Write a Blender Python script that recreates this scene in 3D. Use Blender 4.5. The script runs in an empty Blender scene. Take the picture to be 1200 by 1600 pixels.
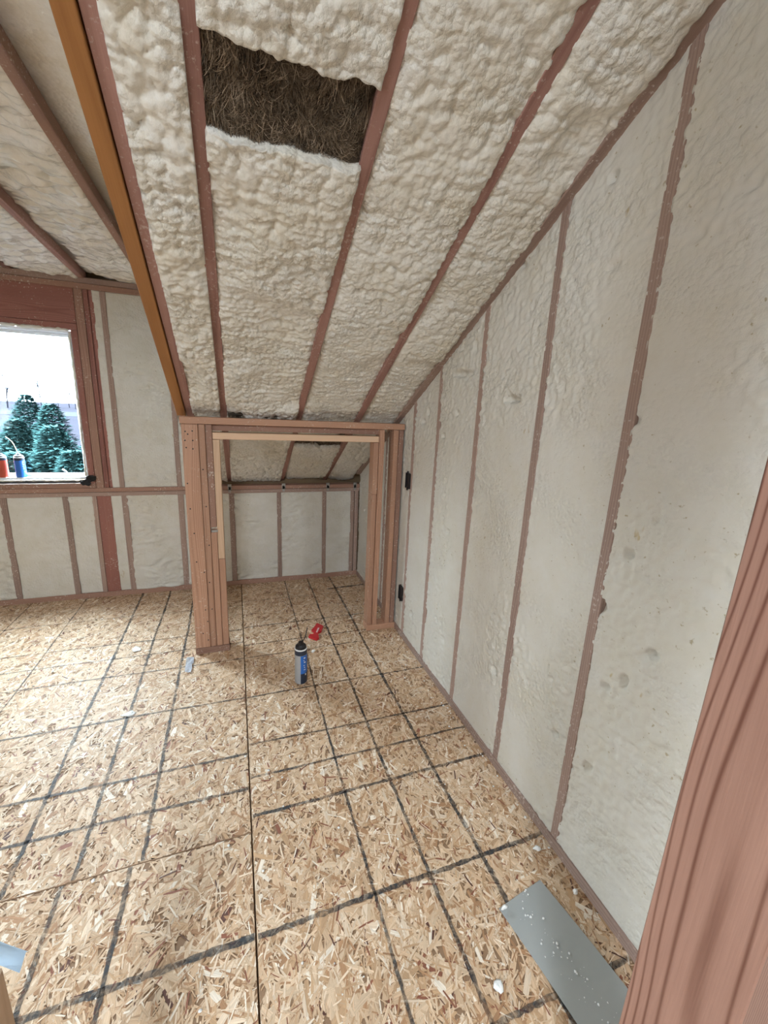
import bpy, bmesh, math, random
import numpy as np
from mathutils import Vector, Matrix

random.seed(7)
SC = bpy.context.scene
COL = SC.collection

# ------------------------------------------------------------------ camera, world, light, exposure
cam_d = bpy.data.cameras.new('camera')
cam = bpy.data.objects.new('camera', cam_d)
COL.objects.link(cam)
YAW, PITCH, ROLL = math.radians(19.868), math.radians(13.719), math.radians(-2.6596)
fwd = Vector((math.sin(YAW) * math.cos(PITCH), math.cos(YAW) * math.cos(PITCH), -math.sin(PITCH)))
rgt0 = Vector((math.cos(YAW), -math.sin(YAW), 0))
dwn0 = fwd.cross(rgt0)
rgt = rgt0 * math.cos(ROLL) + dwn0 * math.sin(ROLL)
dwn = -rgt0 * math.sin(ROLL) + dwn0 * math.cos(ROLL)
m = Matrix.Identity(4)
for i in range(3):
    m[i][0], m[i][1], m[i][2] = rgt[i], -dwn[i], -fwd[i]
m[0][3], m[1][3], m[2][3] = 0, 0, 1.56
cam.matrix_world = m
cam_d.sensor_fit = 'HORIZONTAL'
cam_d.sensor_width = 36.0
cam_d.lens = 651.46 / 1200 * 36.0
cam_d.clip_start = 0.02
cam_d.clip_end = 500
SC.camera = cam

world = bpy.data.worlds.new('overcast_sky')
SC.world = world
world.use_nodes = True
wn = world.node_tree
wn.nodes.clear()
w_out = wn.nodes.new('ShaderNodeOutputWorld')
w_bg = wn.nodes.new('ShaderNodeBackground')
# overcast sky: three times brighter at the zenith than at the horizon
w_tc = wn.nodes.new('ShaderNodeTexCoord'); w_sp = wn.nodes.new('ShaderNodeSeparateXYZ')
w_mr = wn.nodes.new('ShaderNodeMapRange'); w_mx = wn.nodes.new('ShaderNodeMix'); w_mx.data_type = 'RGBA'
wn.links.new(w_tc.outputs['Generated'], w_sp.inputs[0]); wn.links.new(w_sp.outputs[2], w_mr.inputs[0])
wn.links.new(w_mr.outputs[0], w_mx.inputs[0]); wn.links.new(w_mx.outputs[2], w_bg.inputs['Color'])
w_mx.inputs[6].default_value = (.284, .318, .352, 1)
w_mx.inputs[7].default_value = (.82, .918, 1.015, 1)
w_bg.inputs['Strength'].default_value = 70.0
wn.links.new(w_bg.outputs[0], w_out.inputs[0])

def portal(name, loc, rot, sx, sy):
    d = bpy.data.lights.new(name, 'AREA')
    d.shape = 'RECTANGLE'
    d.size, d.size_y = sx, sy
    d.cycles.is_portal = True
    o = bpy.data.objects.new(name, d)
    o.location = loc
    o.rotation_euler = rot
    COL.objects.link(o)
    return o
portal('dormer_portal', (-1.353, 3.80, 1.475), (math.radians(-90), 0, 0), .64, 1.08)
sky_p = portal('added_roof_opening_portal', (-.62, -1.69, 2.86), (0, 0, 0), .52, .86)  # guides sky light through the unseen opening added in the back slope
sky_p.rotation_euler = Vector((0, .4763, -.8793)).to_track_quat('-Z', 'Y').to_euler()
portal('added_left_opening_portal', (-3.55, -.925, 1.375), (0, math.radians(-90), 0), .77, .57)  # serves the fill opening added in the unseen left wall

SC.view_settings.view_transform = 'Standard'
SC.view_settings.look = 'None'
SC.view_settings.gamma = 1.0
SC.view_settings.use_curve_mapping = False
SC.view_settings.exposure = 0.75
SC.cycles.max_bounces = 6
SC.cycles.diffuse_bounces = 4
SC.cycles.use_adaptive_sampling = True
SC.cycles.adaptive_threshold = .09
SC.cycles.transparent_max_bounces = 12

# ------------------------------------------------------------------ constants of the place
F = 3.642        # knee wall and dormer wall plane
D = 2.60         # front of the closet framing
W = 1.0655       # right wall plane
A = math.radians(28.448)
TA = math.tan(A)
ROOF0 = 2.957    # height of the rafter undersides above the camera
def roof_z(y): return ROOF0 - TA * y
DB = math.radians(2.5)
def dorm_z(y): return 2.34 + (F - y) * math.tan(DB)
RIDGE_Y = -0.7
LEFT = -3.4

# ------------------------------------------------------------------ numpy noise
def _hash(i, j, seed):
    h = (i.astype(np.int64) * 374761393 + j.astype(np.int64) * 668265263 + seed * 974711) & 0xFFFFFFFF
    h = ((h ^ (h >> 13)) * 1274126177) & 0xFFFFFFFF
    h = ((h ^ (h >> 16)) * 2246822519) & 0xFFFFFFFF
    return ((h ^ (h >> 15)) & 0xFFFFFF) / float(0xFFFFFF)
def vnoise(x, y, seed=0):
    xi, yi = np.floor(x), np.floor(y)
    fx, fy = x - xi, y - yi
    fx = fx * fx * fx * (fx * (fx * 6 - 15) + 10)
    fy = fy * fy * fy * (fy * (fy * 6 - 15) + 10)
    a, b = _hash(xi, yi, seed), _hash(xi + 1, yi, seed)
    c, d = _hash(xi, yi + 1, seed), _hash(xi + 1, yi + 1, seed)
    return (a + (b - a) * fx) * (1 - fy) + (c + (d - c) * fx) * fy
def fbm(x, y, seed=0, o=3):
    s, a, t = 0, 1.0, 0
    for k in range(o):
        s = s + a * vnoise(x * 2 ** k + 17.3 * k, y * 2 ** k + 5.1 * k, seed + k)
        t += a
        a *= .5
    return s / t
def domes(x, y, seed=0):
    xi, yi = np.floor(x), np.floor(y)
    best = np.full(x.shape, 9.0)
    for dx in (-1, 0, 1):
        for dy in (-1, 0, 1):
            cx, cy = xi + dx, yi + dy
            px = cx + .15 + .7 * _hash(cx, cy, seed)
            py = cy + .15 + .7 * _hash(cx, cy, seed + 91)
            best = np.minimum(best, ((x - px) ** 2 + (y - py) ** 2) / (.6 + .8 * _hash(cx, cy, seed + 33)))
    return np.sqrt(np.clip(1 - best * 1.15, 0, 1))

# ------------------------------------------------------------------ helpers: objects
def props(o, label=None, cat=None, group=None, kind=None):
    if label: o['label'] = label
    if cat: o['category'] = cat
    if group: o['group'] = group
    if kind: o['kind'] = kind
    return o
def empty(name, loc=(0, 0, 0)):
    o = bpy.data.objects.new(name, None)
    o.empty_display_size = .1
    o.location = loc
    COL.objects.link(o)
    return o
def link(name, me, mat=None, parent=None, loc=None, mw=None, smooth=False):
    if mat is not None and not me.materials: me.materials.append(mat)
    if smooth:
        me.polygons.foreach_set('use_smooth', [True] * len(me.polygons))
    o = bpy.data.objects.new(name, me)
    COL.objects.link(o)
    if mw is not None: o.matrix_world = mw
    elif loc is not None: o.location = loc
    if parent is not None:
        o.parent = parent
        pl = Matrix.Translation(parent.matrix_basis.translation)
        p = parent
        tot = parent.matrix_basis.copy()
        while p.parent is not None:
            p = p.parent
            tot = p.matrix_basis @ tot
        o.matrix_parent_inverse = tot.inverted()
    return o
def mesh_np(name, co, faces):
    """co (n,3) array, faces: list of arrays/lists with vertex ids (quads array or ragged list)"""
    me = bpy.data.meshes.new(name)
    if isinstance(faces, np.ndarray):
        n, k = faces.shape
        me.vertices.add(len(co)); me.loops.add(n * k); me.polygons.add(n)
        me.vertices.foreach_set('co', np.asarray(co, np.float32).ravel())
        me.loops.foreach_set('vertex_index', faces.astype(np.int32).ravel())
        me.polygons.foreach_set('loop_start', np.arange(0, n * k, k, dtype=np.int32))
        me.polygons.foreach_set('loop_total', np.full(n, k, np.int32))
        me.update(calc_edges=True)
        me.validate()
    else:
        me.from_pydata([tuple(c) for c in co], [], [list(f) for f in faces])
        me.update()
    return me
def bm_mesh(name, bm):
    bmesh.ops.recalc_face_normals(bm, faces=bm.faces)
    me = bpy.data.meshes.new(name)
    bm.to_mesh(me); bm.free()
    return me

_board_cache = {}
def board_mesh(l, w, t, bev=.002):
    k = (round(l, 3), round(w, 3), round(t, 3))
    if k in _board_cache: return _board_cache[k]
    bm = bmesh.new()
    bmesh.ops.create_cube(bm, size=1)
    for v in bm.verts: v.co = Vector((v.co.x * l, v.co.y * w, v.co.z * t))
    bmesh.ops.bevel(bm, geom=list(bm.edges), offset=min(bev, t * .3), segments=1, affect='EDGES')
    me = bm_mesh('board', bm)
    _board_cache[k] = me
    return me
def board(name, parent, a, b, wdir, w, t, mat, label=None):
    """a timber from a to b (centre line), width w along wdir, thickness t across"""
    a, b = Vector(a), Vector(b)
    x = (b - a).normalized()
    wd = Vector(wdir); wd = (wd - x * wd.dot(x)).normalized()
    z = x.cross(wd)
    mw = Matrix.Identity(4)
    c = (a + b) / 2
    for i in range(3):
        mw[i][0], mw[i][1], mw[i][2], mw[i][3] = x[i], wd[i], z[i], c[i]
    key = (round((b - a).length, 3), round(w, 3), round(t, 3), mat.name)
    if key not in _mat_cache:
        me = board_mesh((b - a).length, w, t).copy()
        me.materials.clear(); me.materials.append(mat)
        _mat_cache[key] = me
    o = link(name, _mat_cache[key], None, parent, mw=mw)
    if label: o['label'] = label
    return o
_mat_cache = {}
def bx(name, parent, x0, x1, y0, y1, z0, z1, mat, label=None):
    """axis-aligned timber; long axis becomes grain axis"""
    d = (x1 - x0, y1 - y0, z1 - z0)
    c = Vector(((x0 + x1) / 2, (y0 + y1) / 2, (z0 + z1) / 2))
    k = max(range(3), key=lambda i: d[i])
    ax = [Vector((1, 0, 0)), Vector((0, 1, 0)), Vector((0, 0, 1))]
    o1, o2 = [i for i in range(3) if i != k]
    h = ax[k] * (d[k] / 2)
    return board(name, parent, c - h, c + h, ax[o1], d[o1], d[o2], mat, label)
def lathe(name, prof, seg=24, cap=True):
    bm = bmesh.new()
    rings = []
    for r, z in prof:
        rings.append([bm.verts.new((r * math.cos(2 * math.pi * i / seg), r * math.sin(2 * math.pi * i / seg), z)) for i in range(seg)])
    for a, b in zip(rings, rings[1:]):
        for i in range(seg):
            bm.faces.new((a[i], a[(i + 1) % seg], b[(i + 1) % seg], b[i]))
    if cap:
        bm.faces.new(list(reversed(rings[0]))); bm.faces.new(rings[-1])
    return bm_mesh(name, bm)
def tube_mesh(name, pts, rad, seg=6):
    pts = [Vector(p) for p in pts]
    bm = bmesh.new(); rings = []
    for i, p in enumerate(pts):
        t = (pts[min(i + 1, len(pts) - 1)] - pts[max(i - 1, 0)]).normalized()
        u = t.orthogonal().normalized() if abs(t.z) > .9 else t.cross(Vector((0, 0, 1))).normalized()
        v = t.cross(u)
        r = rad[i] if isinstance(rad, (list, tuple)) else rad
        rings.append([bm.verts.new(p + u * r * math.cos(2 * math.pi * k / seg) + v * r * math.sin(2 * math.pi * k / seg)) for k in range(seg)])
    for a, b in zip(rings, rings[1:]):
        for i in range(seg): bm.faces.new((a[i], a[(i + 1) % seg], b[(i + 1) % seg], b[i]))
    bm.faces.new(rings[0][::-1]); bm.faces.new(rings[-1])
    return bm_mesh(name, bm)
def prism_mesh(name, pts, z0, z1):
    bm = bmesh.new()
    lo = [bm.verts.new((p[0], p[1], z0)) for p in pts]
    hi = [bm.verts.new((p[0], p[1], z1)) for p in pts]
    n = len(pts)
    bm.faces.new(lo[::-1]); bm.faces.new(hi)
    for i in range(n): bm.faces.new((lo[i], lo[(i + 1) % n], hi[(i + 1) % n], hi[i]))
    return bm_mesh(name, bm)

# ------------------------------------------------------------------ materials
class NT:
    def __init__(s, name):
        s.m = bpy.data.materials.new(name); s.m.use_nodes = True
        s.t = s.m.node_tree; s.n = s.t.nodes
        s.b = s.n['Principled BSDF']
        s.out = s.n['Material Output']
    def new(s, ty, **kw):
        n = s.n.new(ty)
        for k, v in kw.items(): setattr(n, k, v)
        return n
    def set(s, n, k, v):
        if isinstance(v, (bpy.types.NodeSocket,)): s.t.links.new(v, n.inputs[k])
        else: n.inputs[k].default_value = v
    def math(s, op, a, b=None, c=None, clamp=False):
        n = s.new('ShaderNodeMath', operation=op); n.use_clamp = clamp
        for i, v in enumerate((a, b, c)):
            if v is not None: s.set(n, i, v)
        return n.outputs[0]
    def vmath(s, op, a, b=None):
        n = s.new('ShaderNodeVectorMath', operation=op)
        s.set(n, 0, a)
        if b is not None: s.set(n, 1, b)
        return n.outputs[0]
    def noise(s, vec, scale, detail=3, rough=.55, dist=0, out=0):
        n = s.new('ShaderNodeTexNoise')
        s.set(n, 'Vector', vec); n.inputs['Scale'].default_value = scale
        n.inputs['Detail'].default_value = detail; n.inputs['Roughness'].default_value = rough
        n.inputs['Distortion'].default_value = dist
        return n.outputs[out]
    def ramp(s, fac, stops, interp='LINEAR'):
        n = s.new('ShaderNodeValToRGB'); s.set(n, 0, fac)
        cr = n.color_ramp; cr.interpolation = interp
        while len(cr.elements) < len(stops): cr.elements.new(.5)
        for e, (p, c) in zip(cr.elements, stops):
            e.position = p
            e.color = (c, c, c, 1) if not isinstance(c, (tuple, list)) else (*c, 1) if len(c) == 3 else c
        return n.outputs[0]
    def mix(s, fac, a, b, ty='MIX'):
        n = s.new('ShaderNodeMix', data_type='RGBA', blend_type=ty)
        s.set(n, 0, fac)
        for k, v in ((6, a), (7, b)):
            if isinstance(v, tuple) and len(v) == 3: v = (*v, 1)
            s.set(n, k, v)
        return n.outputs[2]
    def bump(s, h, strength, dist, normal=None):
        n = s.new('ShaderNodeBump'); n.inputs['Strength'].default_value = strength
        n.inputs['Distance'].default_value = dist; s.set(n, 'Height', h)
        if normal is not None: s.set(n, 'Normal', normal)
        return n.outputs[0]
    def coord(s, k='Object'):
        return s.new('ShaderNodeTexCoord').outputs[k]

def plain(name, col, rough=.5, metal=0.0, spec=.5):
    t = NT(name)
    n = t.noise(t.coord(), 30, 3)
    c2 = tuple(x * .82 for x in col)
    t.set(t.b, 'Base Color', t.mix(n, c2, col))
    t.b.inputs['Roughness'].default_value = rough
    t.b.inputs['Metallic'].default_value = metal
    t.b.inputs['Specular IOR Level'].default_value = spec
    return t.m

def wood(name, dark, light, ring=55, speck=0.0, pw=3.0, rough=.6, contrast=1.0, residue=(.72, .66, .56)):
    t = NT(name)
    co = t.coord()
    rnd = t.new('ShaderNodeObjectInfo').outputs['Random']
    off = t.new('ShaderNodeCombineXYZ')
    t.set(off, 0, t.math('MULTIPLY', rnd, 37.0)); t.set(off, 1, t.math('MULTIPLY', rnd, .02)); t.set(off, 2, 0.0)
    p = t.vmath('ADD', co, off.outputs[0])
    sep = t.new('ShaderNodeSeparateXYZ'); t.set(sep, 0, p)
    st = t.vmath('MULTIPLY', p, (.9, 7, 7))
    wob = t.noise(st, 1.0, 2, .5)
    pith = t.noise(t.vmath('MULTIPLY', p, (1.1, 0, 0)), 1.0, 1, .5)
    yy = t.math('ADD', sep.outputs[1], t.math('MULTIPLY_ADD', pith, .10, -.05))
    zz = t.math('ADD', sep.outputs[2], t.math('MULTIPLY_ADD', rnd, .06, .022))
    r = t.math('SQRT', t.math('ADD', t.math('MULTIPLY', yy, yy), t.math('MULTIPLY', zz, zz)))
    ph = t.math('MULTIPLY_ADD', r, float(ring) * 6.283, t.math('MULTIPLY', wob, 9.0))
    g = t.math('MULTIPLY_ADD', t.math('SINE', ph), .5, .5)
    g = t.math('POWER', g, pw)
    fib = t.noise(t.vmath('MULTIPLY', p, (6, 260, 260)), 1.0, 2, .6)
    big = t.noise(t.vmath('MULTIPLY', p, (1.3, 9, 9)), 1.0, 3, .6)
    f = t.math('ADD', t.math('MULTIPLY', g, .42 * contrast), t.math('MULTIPLY', fib, .35), clamp=True)
    f = t.math('MULTIPLY_ADD', t.math('SUBTRACT', big, .5), .7, f, clamp=True)
    col = t.mix(f, light, dark)
    tint = t.math('MULTIPLY_ADD', rnd, .28, .84)
    vm = t.new('ShaderNodeVectorMath', operation='SCALE'); t.set(vm, 0, col); t.set(vm, 'Scale', tint)
    col = vm.outputs[0]
    h = fib
    if speck > 0:
        ws = t.new('ShaderNodeNewGeometry').outputs['Position']
        s1 = t.noise(ws, 90, 4, .65)
        s2 = t.noise(ws, 5, 3, .6)
        th = t.math('ADD', s1, t.math('MULTIPLY', s2, .35))
        k = t.ramp(th, [(.80 - .10 * speck, 0.0), (.90 - .10 * speck, 1.0)])
        col = t.mix(t.math('MULTIPLY', k, .75), col, residue)
        h = t.math('ADD', fib, k)
    t.set(t.b, 'Base Color', col)
    t.b.inputs['Roughness'].default_value = rough
    t.b.inputs['Specular IOR Level'].default_value = .35
    t.set(t.b, 'Normal', t.bump(h, .25, .002))
    return t.m

def foam(name, col, yellow, rough=.55, fine=.5, spec=.4, pits=0.0, lo=.25, r0=.38, r1=.6):
    t = NT(name)
    ws = t.new('ShaderNodeNewGeometry').outputs['Position']
    n1 = t.noise(ws, 3.2, 4, .6)
    n2 = t.noise(ws, 14, 4, .65)
    f = t.math('MULTIPLY_ADD', n1, .7, t.math('MULTIPLY', n2, .5))
    k = t.ramp(f, [(.50, 0.0), (.82, 1.0)])
    c = t.mix(k, col, yellow)
    sp = t.noise(ws, 60, 2, .6)
    if pits > 0:
        d = t.ramp(t.math('ADD', sp, t.math('MULTIPLY', n1, .22)), [(.82 - pits * .04, 0.0), (.90 - pits * .04, 1.0)])
        c = t.mix(t.math('MULTIPLY', d, .75), c, (.34, .27, .15))
        gz = t.ramp(t.noise(t.vmath('MULTIPLY', ws, (1, 1, .55)), 15, 3, .55), [(.735 - pits * .02, 0.0), (.775 - pits * .02, 1.0)])
        c = t.mix(t.math('MULTIPLY', gz, .8), c, (.46, .36, .20))
    t.set(t.b, 'Base Color', c)
    t.b.inputs['Roughness'].default_value = rough
    t.b.inputs['Specular IOR Level'].default_value = spec
    v = t.new('ShaderNodeTexVoronoi', feature='F1'); t.set(v, 'Vector', t.vmath('ADD', ws, t.vmath('SCALE', t.noise(ws, 20, 2, .5, 0, 1), None) if False else (0, 0, 0)))
    v.inputs['Scale'].default_value = 75
    hh = t.math('SUBTRACT', t.math('MULTIPLY', t.noise(ws, 85, 4, .7), 1.1), v.outputs['Distance'])
    msk = t.ramp(t.noise(ws, 4.5, 2, .5), [(r0, lo), (r1, 1.0)])
    t.set(t.b, 'Normal', t.bump(t.math('MULTIPLY', hh, msk), min(1.0, fine * 1.5), .0065))
    return t.m

M_STUD = wood('weathered_stud_wood', (.215, .135, .105), (.39, .275, .225), 150, speck=.3, rough=.7, residue=(.62, .53, .46))
M_STUD_CLEAN = wood('brown_stud_wood', (.19, .098, .068), (.37, .215, .155), 150, speck=.12, rough=.65)
M_RAFTER = wood('reddish_rafter_wood', (.19, .088, .068), (.36, .20, .165), 150, speck=.4, rough=.65, residue=(.55, .43, .37))
M_ORANGE = wood('orange_rafter_wood', (.24, .095, .025), (.42, .19, .06), 120, rough=.5, contrast=.6)
M_PINE = wood('framing_pine_wood', (.31, .155, .092), (.51, .295, .195), 130, speck=.02, contrast=1.35, rough=.55)
M_PINE_PALE = wood('pale_pine_wood', (.52, .32, .19), (.72, .50, .34), 120, rough=.55, contrast=.6)
M_JAMB = wood('planed_jamb_wood', (.125, .048, .030), (.34, .19, .14), 170, speck=0, pw=6.0, rough=.5, contrast=1.7)
M_RED = wood('red_header_wood', (.19, .065, .05), (.34, .145, .11), 120, speck=.08, rough=.55)
M_FOAM = foam('cream_spray_foam', (.76, .74, .68), (.67, .62, .51), .5, .5)
M_FOAM_W = foam('trimmed_spray_foam', (.62, .592, .53), (.585, .545, .455), .75, .38, .25, pits=.8, lo=.12, r0=.44, r1=.64)
M_FOAM_K = foam('knee_wall_spray_foam', (.66, .635, .575), (.59, .55, .455), .6, .35, .3, pits=.4)
M_FOAM_D = foam('glossy_spray_foam', (.80, .775, .72), (.66, .59, .46), .20, .3, 1.0)
M_WHITEFOAM = foam('white_foam_crumb', (.86, .86, .84), (.82, .80, .74), .7, .4)
M_VINYL = plain('white_vinyl', (.80, .82, .84), .35)
M_BLACK = plain('black_plastic', (.012, .012, .014), .4)
M_GALV = plain('galvanised_steel', (.45, .45, .44), .4, .8)

# ------------------------------------------------------------------ foam panels
def foam_panel(parent, O, U, V, N, lu, v0, v1, res, hfun, mat, seed, depth=.05, smooth=True, label=None):
    """grid over u in [0,lu], v in [v0(u), v1(u)]; height along N from hfun(u, v, edge distance)"""
    O, U, V, N = (np.array(q, float) for q in (O, U, V, N))
    fv0 = v0 if callable(v0) else (lambda u: np.full_like(u, v0))
    fv1 = v1 if callable(v1) else (lambda u: np.full_like(u, v1))
    u = np.linspace(0, lu, max(4, int(lu / res) + 1))
    L = float(np.max(fv1(u) - fv0(u)))
    t = np.linspace(0, 1, max(4, int(L / res) + 1))
    uu, tt = np.meshgrid(u, t, indexing='ij')
    a, b = fv0(uu), fv1(uu)
    vv = a + (b - a) * tt
    e = np.minimum(uu, lu - uu)
    h = hfun(uu, vv, e)
    co = O + uu[..., None] * U + vv[..., None] * V + h[..., None] * N
    nu, nv = uu.shape
    idx = np.arange(nu * nv).reshape(nu, nv)
    q = np.stack([idx[:-1, :-1], idx[1:, :-1], idx[1:, 1:], idx[:-1, 1:]], -1).reshape(-1, 4)
    ring = np.concatenate([idx[:, 0], idx[-1, 1:], idx[-2::-1, -1], idx[0, -2:0:-1]])
    flat = co.reshape(-1, 3)
    P = O + uu[..., None] * U + vv[..., None] * V
    back = P.reshape(-1, 3)[ring] - N * depth
    nb = len(ring)
    bi = nu * nv + np.arange(nb)
    sk = np.stack([ring, bi, np.roll(bi, -1), np.roll(ring, -1)], -1)
    # back sheet
    bidx = {int(r): int(k) for r, k in zip(ring, bi)}
    b0, b1, b2, b3 = bidx[int(idx[0, 0])], bidx[int(idx[-1, 0])], bidx[int(idx[-1, -1])], bidx[int(idx[0, -1])]
    allf = np.concatenate([q, sk, np.array([[b0, b3, b2, b1]])])
    if np.dot(np.cross(U, V), N) < 0: allf = allf[:, ::-1]
    me = mesh_np('foam_panel', np.concatenate([flat, back]), allf)
    me.materials.append(mat)
    if smooth: me.polygons.foreach_set('use_smooth', [True] * len(me.polygons))
    o = link('foam_panel', me, None, parent)
    if label: o['label'] = label
    return o

def sm(x, a, b):
    t = np.clip((x - a) / (b - a), 0, 1)
    return t * t * (3 - 2 * t)

def h_bubbly(seed, rec, x0, bias=None, amp=1.0, lrec=0.0):
    def f(u, v, e):
        x = u + x0
        wx = x + .02 * (fbm(x * 14, v * 14, seed + 5) - .5) * 2
        wv = v + .02 * (fbm(x * 14, v * 14, seed + 9) - .5) * 2
        mk = sm(fbm(x * 3.0, v * 2.2, seed + 1, 2) + (bias(v) if bias else 0), .40, .62)
        b1 = domes(wx / .046, wv / .046, seed)
        b2 = domes(wx / .024, wv / .024, seed + 3)
        wr = fbm(wx * 12, wv * 46, seed + 11, 2) - .5
        fine = fbm(x * 70, v * 90, seed + 13, 2) - .5
        low = fbm(x * 4, v * 4, seed + 2, 2) - .5
        h = -rec + amp * (.026 * low + mk * (.027 * b1 + .011 * b2) + (1 - mk) * (.013 * b2 + .013 * wr) + .007 * fine) - .007
        h -= .013 * np.exp(-e / .012) - .010 * np.exp(-e / .006) * vnoise(v * 55 + (u > e + 1e-6) * 31.7, v * 0, seed + 61)
        if lrec: h -= lrec * np.exp(-(u / .035) ** 2)
        return h
    return f
def h_shaved(seed, rough=1.0, base=-.002):
    def f(u, v, e):
        mk = sm(fbm(u * 3.2 + 3.1, v * 1.7, seed + 1, 3), .47, .60)
        ed = np.exp(-e / .03) * .6 * sm(fbm(u * 5, v * 5, seed + 4, 2), .42, .6)
        k = np.clip(mk + ed, 0, 1)
        pit = domes(u / .030, v / .030, seed) * .6 + domes(u / .014, v / .014, seed + 6) * .4 - .8
        fine = fbm(u * 60, v * 60, seed + 7, 2) - .5
        low = fbm(u * 3, v * 3, seed + 2, 2) - .5
        h = base + .006 * low + rough * k * (.014 * pit + .008 * fine) + .0016 * fine
        hole = sm(vnoise(u * 16, v * 16, seed + 21), .90, .97)
        return h - .020 * hole * k - (.006 - .011 * fbm(v * 34 + (u > e + 1e-6) * 31.7, v * 0, seed + 61, 3)) * np.exp(-e / .006)
    return f
def h_knee(seed, amp=1.0):
    def f(u, v, e):
        wx = u + .03 * (fbm(u * 8, v * 8, seed + 5) - .5)
        wv = v + .05 * (fbm(u * 6, v * 6, seed + 9) - .5)
        mk = sm(fbm(u * 2.6, v * 2.6, seed + 1, 2), .48, .64)
        wr = fbm(wx * 16, wv * 34, seed + 3, 2) - .5
        low = fbm(u * 4, v * 4, seed + 2, 2) - .5
        h = -.006 + amp * (.018 * low + mk * .022 * wr + .006 * wr)
        return h - (.007 - .011 * fbm(v * 30 + (u > e + 1e-6) * 31.7, v * 0, seed + 61, 3)) * np.exp(-e / .008)
    return f

# ================================================================== FLOOR
floor = bpy.data.objects.new('floor', None)
COL.objects.link(floor)
props(floor, 'tan strand board subfloor with dark grid lines', 'floor', kind='structure')

def osb_material():
    t = NT('strand_board_flakes')
    at = t.new('ShaderNodeVertexColor'); at.layer_name = 'Col'
    uv = t.new('ShaderNodeUVMap'); uv.uv_map = 'UVMap'
    g = t.noise(t.vmath('MULTIPLY', uv.outputs[0], (18, 420, 1)), 1.0, 3, .6)
    k = t.ramp(g, [(.25, .70), (.75, 1.14)])
    c = t.mix(1.0, at.outputs[0], k, 'MULTIPLY')
    ws = t.new('ShaderNodeNewGeometry').outputs['Position']
    bl = t.noise(ws, 2.1, 3, .6)
    c = t.mix(t.math('MULTIPLY', t.ramp(bl, [(.42, 0.0), (.7, 1.0)]), .25), c, (.46, .27, .12), 'MULTIPLY') if False else c
    t.set(t.b, 'Base Color', c)
    t.b.inputs['Roughness'].default_value = .56
    t.b.inputs['Specular IOR Level'].default_value = .42
    t.set(t.b, 'Normal', t.bump(g, .3, .0015))
    return t.m
M_OSB = osb_material()
M_OSB_BASE = plain('strand_board_core', (.30, .18, .10), .7)
M_INK = None
def ink_material():
    t = NT('dark_marking_ink')
    ws = t.new('ShaderNodeNewGeometry').outputs['Position']
    n = t.noise(ws, 75, 4, .7)
    n2 = t.noise(ws, 9, 3, .6)
    a = t.ramp(t.math('MULTIPLY_ADD', n2, .55, t.math('MULTIPLY', n, .6)), [(.44, .9), (.72, .15)])
    t.b.inputs['Base Color'].default_value = (.035, .040, .045, 1)
    t.b.inputs['Roughness'].default_value = .6
    t.set(t.b, 'Alpha', a)
    return t.m
M_INK = ink_material()

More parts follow.
